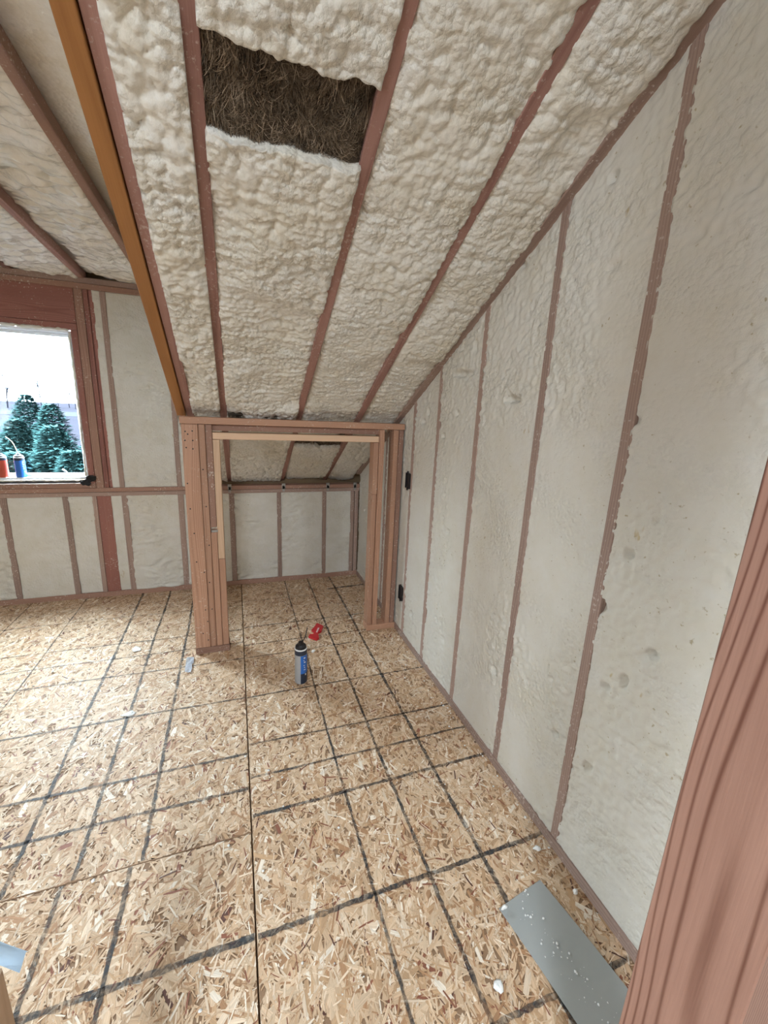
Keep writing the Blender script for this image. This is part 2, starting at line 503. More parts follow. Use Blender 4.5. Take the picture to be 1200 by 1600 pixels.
PANELS = [(LEFT, .003, 1.304, F + .09), (LEFT, .003, -1.2, 1.302), (.005, W + .09, 2.45, F + .09), (.005, W + .09, -1.2, 2.448)]
PANELS = [(LEFT, .002, 1.306, F + .09), (LEFT, .002, -4.2, 1.303), (.006, W + .09, -4.2, F + .09)]
rs = np.random.RandomState(11)
PAL = np.array([(.63, .435, .275), (.70, .515, .345), (.78, .615, .45), (.54, .345, .195), (.88, .77, .63), (.43, .24, .125), (.28, .105, .06), (.12, .05, .035)])
PRB = np.array([.26, .22, .13, .17, .05, .115, .04, .015])
for pi, (x0, x1, y0, y1) in enumerate(PANELS):
    p = bx('osb_panel', floor, x0, x1, y0, y1, -.020, -.0012, M_OSB_BASE)
    # strands: only where they can be seen, the bare core runs on behind the camera
    sx0, sx1, sy0, sy1 = max(x0, LEFT), min(x1, W + .02), max(y0, .25), min(y1, F + .02)
    area = (sx1 - sx0) * (sy1 - sy0)
    n = int(area * 7000)
    cx = rs.uniform(sx0, sx1, n); cy = rs.uniform(sy0, sy1, n)
    big = rs.rand(n)
    L = np.where(big > .70, rs.uniform(.045, .115, n), rs.uniform(.014, .06, n))
    Wd = np.where(big > .70, rs.uniform(.006, .020, n), rs.uniform(.0018, .0065, n))
    th = rs.normal(math.radians(75), .75, n)
    rot = rs.rand(n) < .3
    th[rot] = rs.uniform(0, math.pi, rot.sum())
    ch = rs.choice(len(PAL), n, p=PRB)
    ch = np.where((ch >= 6) & (L > .07), 1, ch)
    col = PAL[ch] * rs.uniform(.88, 1.10, (n, 1))
    # fine slivers lie on top of the broad strands
    z = np.where(big > .70, rs.uniform(0, .0010, n), rs.uniform(.0004, .0016, n))
    order = np.argsort(z)
    ca, sa = np.cos(th), np.sin(th)
    # hexagonal torn outline in strand coordinates
    s = rs.uniform(-.35, .35, (n, 2))
    lx = np.stack([-.5 + .08 * s[:, 0], -.05 + .2 * s[:, 1], .5 + .1 * s[:, 1], .5 - .22 * np.abs(s[:, 0]), .1 * s[:, 0], -.5 + .3 * np.abs(s[:, 1])], 1) * L[:, None]
    wv = rs.uniform(.75, 1.1, (n, 6))
    ly = np.array([-.5, -.55, -.42, .46, .55, .5])[None] * wv * Wd[:, None]
    bend = (lx / L[:, None]) ** 2 * rs.uniform(-.10, .10, (n, 1)) * L[:, None]
    ly2 = ly + bend
    X = cx[:, None] + lx * ca[:, None] - ly2 * sa[:, None]
    Yv = cy[:, None] + lx * sa[:, None] + ly2 * ca[:, None]
    X = np.clip(X, x0 + .001, x1 - .001); Yv = np.clip(Yv, y0 + .001, y1 - .001)
    tilt = rs.uniform(-.0006, .0006, (n, 1)) * (lx / L[:, None]) + rs.uniform(-.0003, .0003, (n, 1)) * (ly / Wd[:, None])
    Z = z[:, None] + tilt
    co = np.stack([X, Yv, Z], -1).reshape(-1, 3)
    faces = np.arange(n * 6).reshape(n, 6)
    me = bpy.data.meshes.new('wood_strands')
    me.vertices.add(n * 6); me.loops.add(n * 6); me.polygons.add(n)
    me.vertices.foreach_set('co', co.astype(np.float32).ravel())
    me.loops.foreach_set('vertex_index', faces.astype(np.int32).ravel())
    me.polygons.foreach_set('loop_start', np.arange(0, n * 6, 6, dtype=np.int32))
    me.polygons.foreach_set('loop_total', np.full(n, 6, np.int32))
    me.update(calc_edges=True)
    ca_ = me.color_attributes.new('Col', 'FLOAT_COLOR', 'CORNER')
    ca_.data.foreach_set('color', np.repeat(np.c_[col, np.ones(n)], 6, 0).astype(np.float32).ravel())
    uvl = me.uv_layers.new(name='UVMap')
    ro = rs.uniform(0, 50, (n, 2))
    uvl.data.foreach_set('uv', np.stack([lx + ro[:, :1], ly + ro[:, 1:]], -1).astype(np.float32).ravel())
    me.materials.append(M_OSB)
    o = link('wood_strands', me, None, p)
    o['kind'] = 'stuff'

def ink_line(a, b, w, seed):
    a, b = np.array(a, float), np.array(b, float)
    L = np.hypot(*(b - a)); n = max(8, int(L / .012))
    t = np.linspace(0, 1, n)
    d = (b - a) / L; nn = np.array([-d[1], d[0]])
    wob = (fbm(t * L * 2.0, t * 0 + seed, seed, 2) - .5) * .012
    c = a + (b - a) * t[:, None] + nn * wob[:, None]
    h1 = w * .80 * (.32 + .5 * vnoise(t * L * 60, t * 0, seed + 3)); h2 = w * .80 * (.32 + .5 * vnoise(t * L * 60, t * 0 + 9.5, seed + 4))
    lo, hi = c - nn * h1[:, None], c + nn * h2[:, None]
    z = np.full(n, .0026)
    co = np.concatenate([np.c_[lo, z], np.c_[hi, z]])
    i = np.arange(n - 1)
    q = np.stack([i, i + 1, n + i + 1, n + i], -1)
    me = mesh_np('marking_line', co, q)
    me.materials.append(M_INK)
    link('marking_line', me, None, floor)
k = 0
for x, ya, yb, w in [(-1.515, 1.31, F, .009), (-1.16, 1.31, F, .008), (-.76, 1.31, F, .016), (-.56, 1.31, F, .015), (-.361, 1.31, F, .015), (-2.3, 1.31, F, .01), (-1.9, 1.31, F, .01),
                     (-.592, .3, 1.30, .016), (-.393, .3, 1.30, .015), (-.79, .3, 1.30, .012), (-1.2, .3, 1.30, .012),
                     (.38, .35, F, .011), (.584, .35, F, .014), (.789, .35, F, .017)]:
    k += 1; ink_line((x, ya), (x, yb), w, k)
for y, xa, xb, w in [(3.23, -2.4, 0, .006), (2.845, -2.4, 0, .008), (2.665, -2.4, 0, .008), (2.475, -2.4, 0, .010), (2.087, -2.4, 0, .012), (1.69, -2.4, 0, .014), (1.50, -2.4, 0, .014) , (.97, -2.4, 0, .020),
                     (3.285, .01, W, .006), (2.86, .01, W, .009), (2.62, .01, W, .009), (2.475, .01, .8, .008), (2.087, .01, W, .010), (1.735, .01, W, .011), (1.555, .01, W, .012), (1.373, .01, W, .015), (.97, .01, W, .017), (.58, .01, W, .015)]:
    k += 1; ink_line((xa, y), (xb, y), w, k)
ink_line((.72, 3.37), (W, 3.40), .022, 77)

# ================================================================== MAIN SLOPED CEILING
ceil_ = bpy.data.objects.new('ceiling', None); COL.objects.link(ceil_)
props(ceil_, 'sloped attic ceiling of reddish rafters and cream spray foam', 'ceiling', kind='structure')
NR = (0, -math.sin(A), -math.cos(A)); VR = (0, math.cos(A), -math.sin(A))
def roof_pt(x, y, off=0.0):      # point on the rafter underside plane, off toward the room
    return Vector((x, y, roof_z(y))) + Vector(NR) * off
def rafter(x, w, y0, y1, mat, prot=0.0, depth=.14, label=None, name='rafter', parent=ceil_):
    a = roof_pt(x, y0, prot - depth / 2); b = roof_pt(x, y1, prot - depth / 2)
    return board(name, parent, a, b, (1, 0, 0), w, depth, mat, label)
CA = math.cos(A)
RX = [-.241, -.059, .380, .768]
YE = F + .14
for x in RX: rafter(x, .039, RIDGE_Y, YE, M_RAFTER)
rafter(-.287, .046, RIDGE_Y, D + .115, M_ORANGE, .012, .18, 'orange-brown trimmer rafter beside the dormer', 'trimmer_rafter')
# foam bays: edges in x
def rvec(y): return y / CA
BAYS = [(-.2225, -.0785, 21, .012, .0), (-.0395, .3605, 31, .010, .0), (.3995, .7485, 41, .010, .012), (.7875, 1.030, 51, .008, .010)]
O0 = roof_pt(0, 0)
def ragged(base, seed, amp=.03):
    return lambda u: base + amp * (fbm(u * 14, u * 0 + seed, seed, 3) - .5) * 2
up_bias = lambda v: .30 * (1 - sm(v, rvec(1.35), rvec(2.2)))
for bi, (x0, x1, sd, rec, lrec) in enumerate(BAYS):
    hf = h_bubbly(sd, rec, x0, up_bias, 1.15 if bi < 2 else .85, lrec)
    O = (x0 - .004, O0.y, O0.z); lu = x1 - x0 + .008
    args = dict(O=O, U=(1, 0, 0), V=VR, N=NR, lu=lu, hfun=hf, mat=M_FOAM, seed=sd)
    if bi == 1:
        foam_panel(ceil_, v0=rvec(.15), v1=ragged(rvec(1.165), 5, .018), res=.0052, **args)
        foam_panel(ceil_, v0=ragged(rvec(1.342), 6, .012), v1=rvec(YE - .02), res=.0052, **args)
    elif bi == 2:
        foam_panel(ceil_, v0=rvec(.15), v1=ragged(rvec(2.92), 7, .02), res=.0052, **args)
        foam_panel(ceil_, v0=ragged(rvec(3.115), 8, .03), v1=rvec(YE - .02), res=.0052, **args)
    else:
        foam_panel(ceil_, v0=rvec(.15), v1=rvec(YE - .02), res=.0052, **args)

# dark mineral wool behind the two gaps in the foam
def wool_material():
    t = NT('dark_mineral_wool')
    at = t.new('ShaderNodeVertexColor'); at.layer_name = 'Col'
    t.set(t.b, 'Base Color', at.outputs[0])
    t.b.inputs['Roughness'].default_value = .9
    t.b.inputs['Specular IOR Level'].default_value = .15
    return t.m
M_WOOL = wool_material()
M_WOOLBASE = plain('wool_batt_core', (.08, .062, .045), .95, 0, .1)
def wool_patch(x0, x1, y0, y1, n, rec, seed, sl=1.0):
    hf = lambda u, v, e: -rec + .03 * (fbm(u * 14, v * 14, seed, 3) - .5) + .012 * domes(u / .03, v / .03, seed)
    o = foam_panel(ceil_, (x0, O0.y, O0.z), (1, 0, 0), VR, NR, x1 - x0, rvec(y0), rvec(y1), .008, hf, M_WOOLBASE, seed, .05)
    o.name = 'mineral_wool'; o['label'] = 'dark brown fibrous insulation behind the foam'
    r = np.random.RandomState(seed)
    # clumped tufts
    nt = max(10, n // 60)
    tx, tv = r.uniform(x0, x1, nt), r.uniform(rvec(y0), rvec(y1), nt)
    tth = r.normal(0.0, .6, nt); tb = r.uniform(.35, 1.7, nt)
    ti = r.randint(0, nt, n)
    bx_ = np.clip(tx[ti] + r.normal(0, .012, n), x0 + .002, x1 - .002)
    bv = np.clip(tv[ti] + r.normal(0, .012, n), rvec(y0) + .002, rvec(y1) - .002)
    th = tth[ti] + r.normal(0, .16, n)
    L = r.uniform(.02, .06, n) * sl
    wd = r.uniform(.0005, .0014, n)
    lift = r.uniform(.005, .03, n)
    base = np.array([(.10, .074, .050), (.175, .132, .092), (.31, .245, .18), (.042, .030, .021)])
    col = base[r.choice(4, n, p=[.36, .34, .15, .15])] * tb[ti][:, None]
    ss = np.array([0, .35, .7, 1.0])
    curl = (r.normal(0, .7, nt)[ti] + r.normal(0, .2, n))
    P = []
    for s in ss:
        an = th + curl * s
        u = bx_ + np.sin(an) * L * s; v = bv + np.cos(an) * L * s
        h = -rec + .004 + lift * np.sin(s * 2.2)
        for sg in (-1, 1):
            ww = wd * (1 - .85 * s) * sg
            uu = np.clip(u + np.cos(an) * ww, x0, x1); vv = v - np.sin(an) * ww
            P.append(np.array(O0)[None] * [[0, 1, 1]] + uu[:, None] * [[1, 0, 0]] + vv[:, None] * np.array(VR)[None] + h[:, None] * np.array(NR)[None])
    P = np.stack(P, 1)        # n,8,3
    b0 = np.arange(n)[:, None] * 8
    q = np.concatenate([np.concatenate([b0 + 2 * i, b0 + 2 * i + 1, b0 + 2 * i + 3, b0 + 2 * i + 2], 1) for i in range(3)])
    me = mesh_np('wool_fibres', P.reshape(-1, 3), q)
    vcol = np.repeat(np.c_[col, np.ones(n)], 8, 0)
    ca_ = me.color_attributes.new('Col', 'FLOAT_COLOR', 'POINT')
    ca_.data.foreach_set('color', vcol.astype(np.float32).ravel())
    me.materials.append(M_WOOL)
    f = link('wool_fibres', me, None, o); f['kind'] = 'stuff'
wool_patch(-.040, .361, 1.125, 1.372, 14000, .030, 3)
wool_patch(.399, .749, 2.86, 3.16, 1500, .035, 4)
# ragged strip of wool showing above the header
wool_patch(-.036, .34, 2.675, 2.735, 1200, -.006, 9, .45)

# ceiling toward the ridge and over the far left of the room (outside the picture)
def slab(name, parent, pts, n, th, mat):
    n = Vector(n).normalized()
    bm = bmesh.new()
    lo = [bm.verts.new(Vector(p)) for p in pts]; hi = [bm.verts.new(Vector(p) - n * th) for p in pts]
    k = len(pts)
    bm.faces.new(lo); bm.faces.new(hi[::-1])
    for i in range(k): bm.faces.new((lo[i], hi[i], hi[(i + 1) % k], lo[(i + 1) % k]))
    return link(name, bm_mesh(name, bm), mat, parent)
yj = (ROOF0 - 2.34 - F * math.tan(DB)) / (TA - math.tan(DB))
slab('foam_panel', ceil_, [roof_pt(LEFT, RIDGE_Y), roof_pt(W + .1, RIDGE_Y), roof_pt(W + .1, .16), roof_pt(LEFT, .16)], NR, .05, M_FOAM)
slab('foam_panel', ceil_, [roof_pt(LEFT, .16), roof_pt(-.31, .16), roof_pt(-.31, yj), roof_pt(LEFT, yj)], NR, .05, M_FOAM)
# roof deck above the insulation
M_DECK = plain('roof_deck', (.25, .16, .09), .8)
slab('roof_deck', ceil_, [roof_pt(-.31, .1, -.17), roof_pt(W + .1, .1, -.17), roof_pt(W + .1, F + .2, -.17), roof_pt(-.31, F + .2, -.17)], NR, .02, M_DECK)

# ================================================================== RIGHT WALL
wr = bpy.data.objects.new('wall_right', None); COL.objects.link(wr)
props(wr, 'tall right gable wall of shaved cream foam between brown studs', 'wall', kind='structure')
SY = [-.30, .110, .516, .922, 1.306, 1.728, 2.130, 2.462, 2.95, 3.33]
SWID = .038
PLATE = .042
for y in SY:
    top = roof_z(y) + .015
    bx('stud', wr, W - .001, W + .088, y - SWID / 2, y + SWID / 2, PLATE, top, M_STUD)
bx('bottom_plate', wr, W - .006, W + .088, -1.2, F, 0, PLATE, M_STUD)
# gable rafter in the corner between wall and ceiling
a = roof_pt(1.0505, RIDGE_Y, -.045); b = roof_pt(1.0505, F, -.045)
board('gable_rafter', wr, a, b, (1, 0, 0), .042, .10, M_STUD)
ys = [-1.2] + SY + [F]
for i, (ya, yb) in enumerate(zip(ys, ys[1:])):
    y0 = ya + (SWID / 2 if i else 0) - .006
    y1 = yb - SWID / 2 + .006
    if yb == F: y1 = F
    fv = (lambda y0: (lambda u: np.minimum(roof_z(y0 + u), roof_z(RIDGE_Y)) + .03))(y0)
    hf = (lambda s, y0: (lambda u, v, e: h_shaved(s, 1.0)(u, v, e)))(100 + i * 7, y0)
    foam_panel(wr, (W, y0, 0), (0, 1, 0), (0, 0, 1), (-1, 0, 0), y1 - y0, PLATE - .004, fv, .008 if yb < .5 else .0068, hf, M_FOAM_W, 100 + i * 7, .06)

def outlet_box(y, z, label):
    o = empty('outlet_box', (W, y, z)); props(o, label, 'outlet box', 'black outlet boxes on the right wall')
    bm = bmesh.new()
    w, h, d, t = .030, .050, .014, .003
    # open-fronted box: outer shell, rim, inner walls
    def ring(s, x): return [bm.verts.new((x, -w + s, -h + s)), bm.verts.new((x, w - s, -h + s)), bm.verts.new((x, w - s, h - s)), bm.verts.new((x, -w + s, h - s))]
    r0, r1, r2, r3 = ring(0, .03), ring(0, -d), ring(t, -d), ring(t, -.006)
    for a_, b_ in ((r0, r1), (r1, r2), (r2, r3)):
        for i in range(4): bm.faces.new((a_[i], a_[(i + 1) % 4], b_[(i + 1) % 4], b_[i]))
    bm.faces.new(r0[::-1]); bm.faces.new(r3)
    link('shell', bm_mesh('shell', bm), M_BLACK, o, loc=o.location)
    for s in (-1, 1):
        me = prism_mesh('screw_ear', [(-.008, -.012), (.008, -.012), (.010, 0), (.004, .010), (-.004, .010)], -.003, .003)
        ear = link('screw_ear', me, M_BLACK, o, mw=Matrix.Translation((W - .011, y, z + s * .053)) @ Matrix.Rotation(math.pi / 2, 4, 'Y') @ Matrix.Rotation(math.pi / 2 if s > 0 else -math.pi / 2, 4, 'Z'))
outlet_box(2.495, 1.118, 'black outlet box on the white foam, higher of the two')
outlet_box(2.505, .318, 'black outlet box low on the white foam near the floor')

# ================================================================== KNEE WALL AND DORMER WALL
wb = bpy.data.objects.new('wall_back', None); COL.objects.link(wb)
props(wb, 'far knee wall and dormer wall with brown studs and cream foam', 'wall', kind='structure')
bx('bottom_plate', wb, LEFT, W, F, F + .089, 0, .042, M_STUD_CLEAN)
bx('top_plate', wb, LEFT, W, F - .002, F + .089, .826, .856, M_STUD)
bx('top_plate', wb, LEFT, W, F, F + .089, .858, .890, M_STUD_CLEAN)
LOW = [(-3.0, .038), (-2.6, .038), (-2.0, .038), (-1.585, .040), (-1.211, .038), (-.827, .040), (-.433, .042), (-.047, .042), (.340, .036), (.739, .036), (1.000, .034), (1.040, .034)]
for x, w in LOW: bx('stud', wb, x - w / 2, x + w / 2, F, F + .089, .042, .826, M_STUD)
bx('stud', wb, -1.043, -1.012, F, F + .089, .042, .826, M_STUD)
bx('stud', wb, -1.010, -.918, F + .002, F + .089, .042, .826, M_RED, 'wide reddish stud below the window jamb')
le = sorted([(x - w / 2, x + w / 2) for x, w in LOW] + [(-1.043, -.918)])
for i, ((_, xa), (xb, _2)) in enumerate(zip([(0, LEFT)] + le, le + [(W, 0)])):
    if xb - xa < .02: continue
    foam_panel(wb, (xa - .005, F, 0), (1, 0, 0), (0, 0, 1), (0, -1, 0), xb - xa + .010, .040, .828, .008, h_knee(200 + i * 5, .7 + .5 * (i % 2)), M_FOAM_K, i, .06)
# dormer part
PT0, PT1 = 2.270, 2.345
bx('dormer_top_plate', wb, LEFT, -.30, F - .002, F + .089, PT0, PT0 + .036, M_STUD_CLEAN)
bx('dormer_top_plate', wb, LEFT, -.30, F + .004, F + .089, PT0 + .038, PT1, M_STUD)
UP = [(-.834, .034), (-.434, .036)]
for x, w in UP: bx('stud', wb, x - w / 2, x + w / 2, F, F + .089, .890, PT0, M_STUD)
bx('stud', wb, -.340, -.302, F, F + .089, .890, PT0, M_STUD)
# jamb studs right of the window
WX0, WX1, WZ0, WZ1 = -1.66, -1.046, .950, 2.000      # rough opening
bx('jack_stud', wb, WX1, -1.006, F - .001, F + .089, .925, WZ1 + .003, M_RED)
bx('king_stud', wb, -1.004, -.953, F, F + .089, .890, PT0, M_STUD_CLEAN)
bx('king_stud', wb, -.951, -.921, F + .004, F + .089, .890, PT0, M_RED)
bx('king_stud', wb, -.919, -.893, F + .010, F + .089, .890, PT0, M_RED)
bx('window_header', wb, LEFT, -1.006, F, F + .089, 2.044, PT0, M_RED, 'deep red header board above the window')
bx('window_header_plate', wb, LEFT, -1.006, F - .001, F + .089, 2.004, 2.042, M_RED)
bx('sill_plate', wb, LEFT, -1.006, F - .001, F + .089, .892, .925, M_STUD_CLEAN)
# beyond the window, outside the picture
bx('jack_stud', wb, -1.70, WX0, F - .001, F + .089, .925, WZ1 + .003, M_RED)
bx('king_stud', wb, -1.74, -1.702, F, F + .089, .925, WZ1 + .003, M_STUD_CLEAN)
foam_panel(wb, (LEFT, F, 0), (1, 0, 0), (0, 0, 1), (0, -1, 0), LEFT * -1 - 1.74, .92, 2.005, .02, h_knee(300), M_FOAM_K, 1, .06)
for i, (xa, xb) in enumerate([(-.893, -.851), (-.817, -.452), (-.416, -.340)]):
    foam_panel(wb, (xa - .005, F, 0), (1, 0, 0), (0, 0, 1), (0, -1, 0), xb - xa + .010, .888, PT0 + .002, .008, h_knee(260 + i * 5, .6), M_FOAM_K, i, .06)
# sheathing behind everything except the window openings
SH = plain('sheathing_board', (.30, .20, .11), .8)
for (xa, xb, za, zb) in [(LEFT, -.30, -.1, WZ0 - .01), (-.30, W + .1, -.1, .88), (WX1 + .01, -.30, WZ0 - .01, 2.535), (LEFT, WX1 + .01, WZ1 + .01, 2.535), (LEFT, WX0 - .01, WZ0 - .01, WZ1 + .01)]:
    bx('sheathing', wb, xa, xb, F + .092, F + .107, za, zb, SH)
# metal rafter ties on the knee-wall plate
M_TIE = plain('tie_steel', (.42, .40, .37), .5, .6)
for x in (RX[1], RX[2], RX[3], 1.02):
    bm = bmesh.new()
    for (dx, z0, z1, w) in ((0, .835, .885, .022), (0, .858, .905, .030)):
        r = bmesh.ops.create_cube(bm, size=1)
        for v in r['verts']: v.co = Vector((x + dx + v.co.x * w, F - .005 + v.co.y * .003, (z0 + z1) / 2 + v.co.z * (z1 - z0)))
    for (dx, dz) in ((-.008, .845), (.008, .852), (-.009, .872), (.008, .88), (0, .895)):
        r = bmesh.ops.create_cone(bm, cap_ends=True, segments=6, radius1=.0045, radius2=.003, depth=.004)
        for v in r['verts']: v.co = Vector((x + dx + v.co.x, F - .008 - v.co.z, dz + v.co.y))
    link('rafter_tie', bm_mesh('rafter_tie', bm), M_TIE, wb)

# ------------------------------------------------------------------ windows
def glass_material():
    t = NT('window_glass')
    t.n.remove(t.b)
    tr = t.new('ShaderNodeBsdfTransparent'); gl = t.new('ShaderNodeBsdfGlossy')
    gl.inputs['Roughness'].default_value = .02
    tr.inputs['Color'].default_value = (.93, .98, .99, 1)
    lw = t.new('ShaderNodeLayerWeight'); lw.inputs['Blend'].default_value = .5
    fr = t.math('MULTIPLY_ADD', t.math('POWER', lw.outputs['Facing'], 5.0), .9, .004)
    mx = t.new('ShaderNodeMixShader')
    t.set(mx, 0, fr); t.t.links.new(tr.outputs[0], mx.inputs[1]); t.t.links.new(gl.outputs[0], mx.inputs[2])
    t.t.links.new(mx.outputs[0], t.out.inputs[0])
    return t.m
M_GLASS = glass_material()
def window(name, x0, x1, z0, z1, label):
    o = empty(name, ((x0 + x1) / 2, F, z0)); props(o, label, 'window', kind='structure')
    yb, ye = F + .012, F + .115
    fw = .036
    def rect(nm, xa, xb, za, zb, w, ya, yb2, mat):
        for (a0, a1, b0, b1) in ((xa, xb, za, za + w), (xa, xb, zb - w, zb), (xa, xa + w, za + w, zb - w), (xb - w, xb, za + w, zb - w)):
            bx(nm, o, a0, a1, ya, yb2, b0, b1, mat)
    rect('window_frame', x0 + .006, x1 - .006, z0 + .006, z1 - .006, .016, yb, ye, M_VINYL)
    rect('sash', x0 + .022, x1 - .022, z0 + .022, z1 - .022, .020, F + .072, F + .105, M_VINYL)
    bx('pane', o, x0 + .040, x1 - .040, F + .086, F + .090, z0 + .040, z1 - .040, M_GLASS)
    return o
w1 = window('window_1', WX0, WX1, WZ0, WZ1, 'white framed window in the dormer looking out on evergreens')
# expanding foam bead round the frame
def bead(pts, r, seed, parent):
    rr = random.Random(seed); P = []; R_ = []
    for a_, b_ in zip(pts, pts[1:]):
        a_, b_ = Vector(a_), Vector(b_); n = max(2, int((b_ - a_).length / .018))
        for i in range(n):
            P.append(a_.lerp(b_, i / n) + Vector((rr.uniform(-.003, .003), rr.uniform(-.003, .003), rr.uniform(-.003, .003)))); R_.append(r * rr.uniform(.45, 1.15))
    P.append(Vector(pts[-1])); R_.append(r * .5)
    link('foam_bead', tube_mesh('foam_bead', P, R_, 8), M_FOAM_K, parent, smooth=True)
bead([(-1.060, F - .002, .985), (-1.052, F - .002, 1.5), (-1.055, F - .002, 1.985)], .008, 1, w1)
bead([(-1.06, F - .002, 1.998), (-1.66, F - .002, 1.998)], .011, 2, w1)
bead([(-1.10, F - .001, .950), (-1.66, F - .001, .952)], .007, 3, w1)
bx('gap_shadow_strip', w1, WX0, WX1 - .03, F + .001, F + .012, .930, .946, M_BLACK).name = 'window_gap_shade'  # black strip standing in for the shadow in the gap below the window
# crumpled black tape at the window corner
bm = bmesh.new()
rr = random.Random(5)
for k in range(5):
    c = Vector((-1.045 + rr.uniform(-.03, .03), F - .012 + rr.uniform(-.006, .004), .953 + rr.uniform(-.025, .025)))
    a_ = rr.uniform(0, 6.28); s = rr.uniform(.018, .034)
    vs = []
    for j in range(6):
        t_ = a_ + j * math.pi / 3
        vs.append(bm.verts.new(c + Vector((math.cos(t_) * s * rr.uniform(.5, 1.2), rr.uniform(-.012, .008), math.sin(t_) * s * rr.uniform(.5, 1.2)))))
    bm.faces.new(vs)
geo = bmesh.ops.solidify(bm, geom=list(bm.faces), thickness=.002)
tape = link('tape_scrap', bm_mesh('tape_scrap', bm), M_BLACK, w1); tape['label'] = 'crumpled black tape at the window corner'
# operator hardware on the sash
hw = bx('operator_cover', w1, -1.275, -1.165, F + .045, F + .075, .972, .992, M_VINYL)
me = tube_mesh('crank_handle', [(-1.19, F + .05, .992), (-1.195, F + .04, 1.012), (-1.215, F + .035, 1.028)], [.006, .005, .007], 8)
link('crank_handle', me, M_VINYL, w1, smooth=True)
me = tube_mesh('latch_lever', [(-1.40, F + .06, .990), (-1.34, F + .055, .991), (-1.30, F + .055, .988)], [.004, .006, .004], 8)
link('latch_lever', me, M_GALV, w1, smooth=True)

# ================================================================== CLOSET OPENING FRAMING
dr = bpy.data.objects.new('door_1', None); COL.objects.link(dr)
props(dr, 'low rough-framed closet opening of pine studs under the sloped ceiling', 'door frame', kind='structure')
DY = D + .089
bx('post', dr, -.282, -.197, D - .002, D + .036, .040, 1.436, M_PINE, 'wide front stud with nail holes')
bx('post', dr, -.282, -.244, D + .038, DY, .040, 1.436, M_PINE)
bx('stud', dr, -.195, -.160, D, DY, .040, 1.436, M_PINE)
bx('stud', dr, -.158, -.124, D + .004, DY, .830, 1.436, M_STUD_CLEAN, 'darker upper cripple stud')
bx('jack_stud', dr, -.158, -.124, D, DY, .040, .800, M_PINE)
bx('casing_strip', dr, -.122, -.086, D - .001, DY, .630, 1.352, M_PINE_PALE, 'pale pine strip lining the opening')
bx('casing_strip', dr, -.122, -.086, D + .001, DY, .040, .628, M_PINE)
bx('bottom_plate', dr, -.284, -.082, D - .008, DY, 0, .040, M_STUD_CLEAN)
bx('top_plate', dr, -.288, 1.058, D - .004, DY, 1.438, 1.476, M_PINE)
bx('header', dr, -.158, .905, D + .026, DY, 1.402, 1.436, M_STUD_CLEAN)
bx('casing_head', dr, -.122, .884, D + .002, DY, 1.354, 1.392, M_PINE_PALE, 'pale pine strip across the opening')
bx('casing_strip', dr, .850, .884, D + .004, DY, 1.010, 1.352, M_PINE)
bx('casing_strip', dr, .850, .884, D + .010, DY, .040, 1.008, M_PINE)
bx('jack_stud', dr, .887, .921, D, DY, .040, 1.436, M_PINE)
bx('stud', dr, .985, 1.018, D - .001, DY, .040, 1.436, M_PINE)
bx('stud', dr, 1.022, 1.056, D + .004, DY, .040, 1.436, M_STUD_CLEAN)
bx('bottom_plate', dr, .846, 1.062, D - .004, DY, 0, .040, M_PINE)
# thin metal strap poking out where the upper stud ends
bx('metal_strap', dr, -.155, -.118, D - .006, D - .003, .802, .816, M_GALV)
# nail holes on the front stud
bm = bmesh.new(); rr = random.Random(3)
NAILS = [(-.262, 1.395), (-.250, 1.38), (-.226, 1.398), (-.266, 1.345), (-.226, 1.345), (-.262, 1.305), (-.228, 1.298), (-.268, 1.10), (-.262, .95), (-.20 - .05, .80), (-.247, .62), (-.208, .55), (-.182, .48), (-.214, .30), (-.205, .22), (-.236, .14), (-.208, .09), (-.182, 1.18), (-.176, .96), (-.172, .72), (-.176, .30)]
for x, z in NAILS:
    r = bmesh.ops.create_cone(bm, cap_ends=True, segments=8, radius1=.0042, radius2=.0036, depth=.002)
    for v in r['verts']: v.co = Vector((x + v.co.x, (D - .003 if x < -.197 else D - .001) - v.co.z * .5, z + v.co.y))
nl = link('nail_heads', bm_mesh('nail_heads', bm), M_BLACK, dr); nl['kind'] = 'stuff'

# ================================================================== DORMER CEILING
cd = bpy.data.objects.new('ceiling', None); COL.objects.link(cd)
props(cd, 'nearly flat dormer ceiling of glossy foam between deep rafters', 'ceiling', kind='structure')
ND = Vector((0, -math.sin(DB), -math.cos(DB))); VD = Vector((0, math.cos(DB), -math.sin(DB)))
def dpt(x, y, off=0.0): return Vector((x, y, dorm_z(y))) + ND * off
DR = [-.549, -.950, -1.352, -1.755, -2.16, -2.56, -2.96]
for x in DR:
    board('rafter', cd, dpt(x, yj - .05, -.07), dpt(x, F + .06, -.07), (1, 0, 0), .038, .14, M_RAFTER if x != DR[0] else M_STUD_CLEAN)
O = dpt(0, 0)
def h_wavy(seed, rec, slope=0.0, lu=.36, amp=1.0):
    def f(u, v, e):
        wx = u + .04 * (fbm(u * 7, v * 7, seed + 5) - .5); wv = v + .04 * (fbm(u * 7, v * 7, seed + 8) - .5)
        w1_ = fbm(wx * 14, wv * 30, seed, 2) - .5
        low = fbm(u * 5, v * 4, seed + 2, 2) - .5
        b = domes(wx / .05, wv / .05, seed + 4)
        return -rec - slope * (1 - u / lu) + amp * (.035 * low + .042 * w1_ + .012 * b) - .010 * np.exp(-e / .012)
    return f
dedges = [-.31] + DR
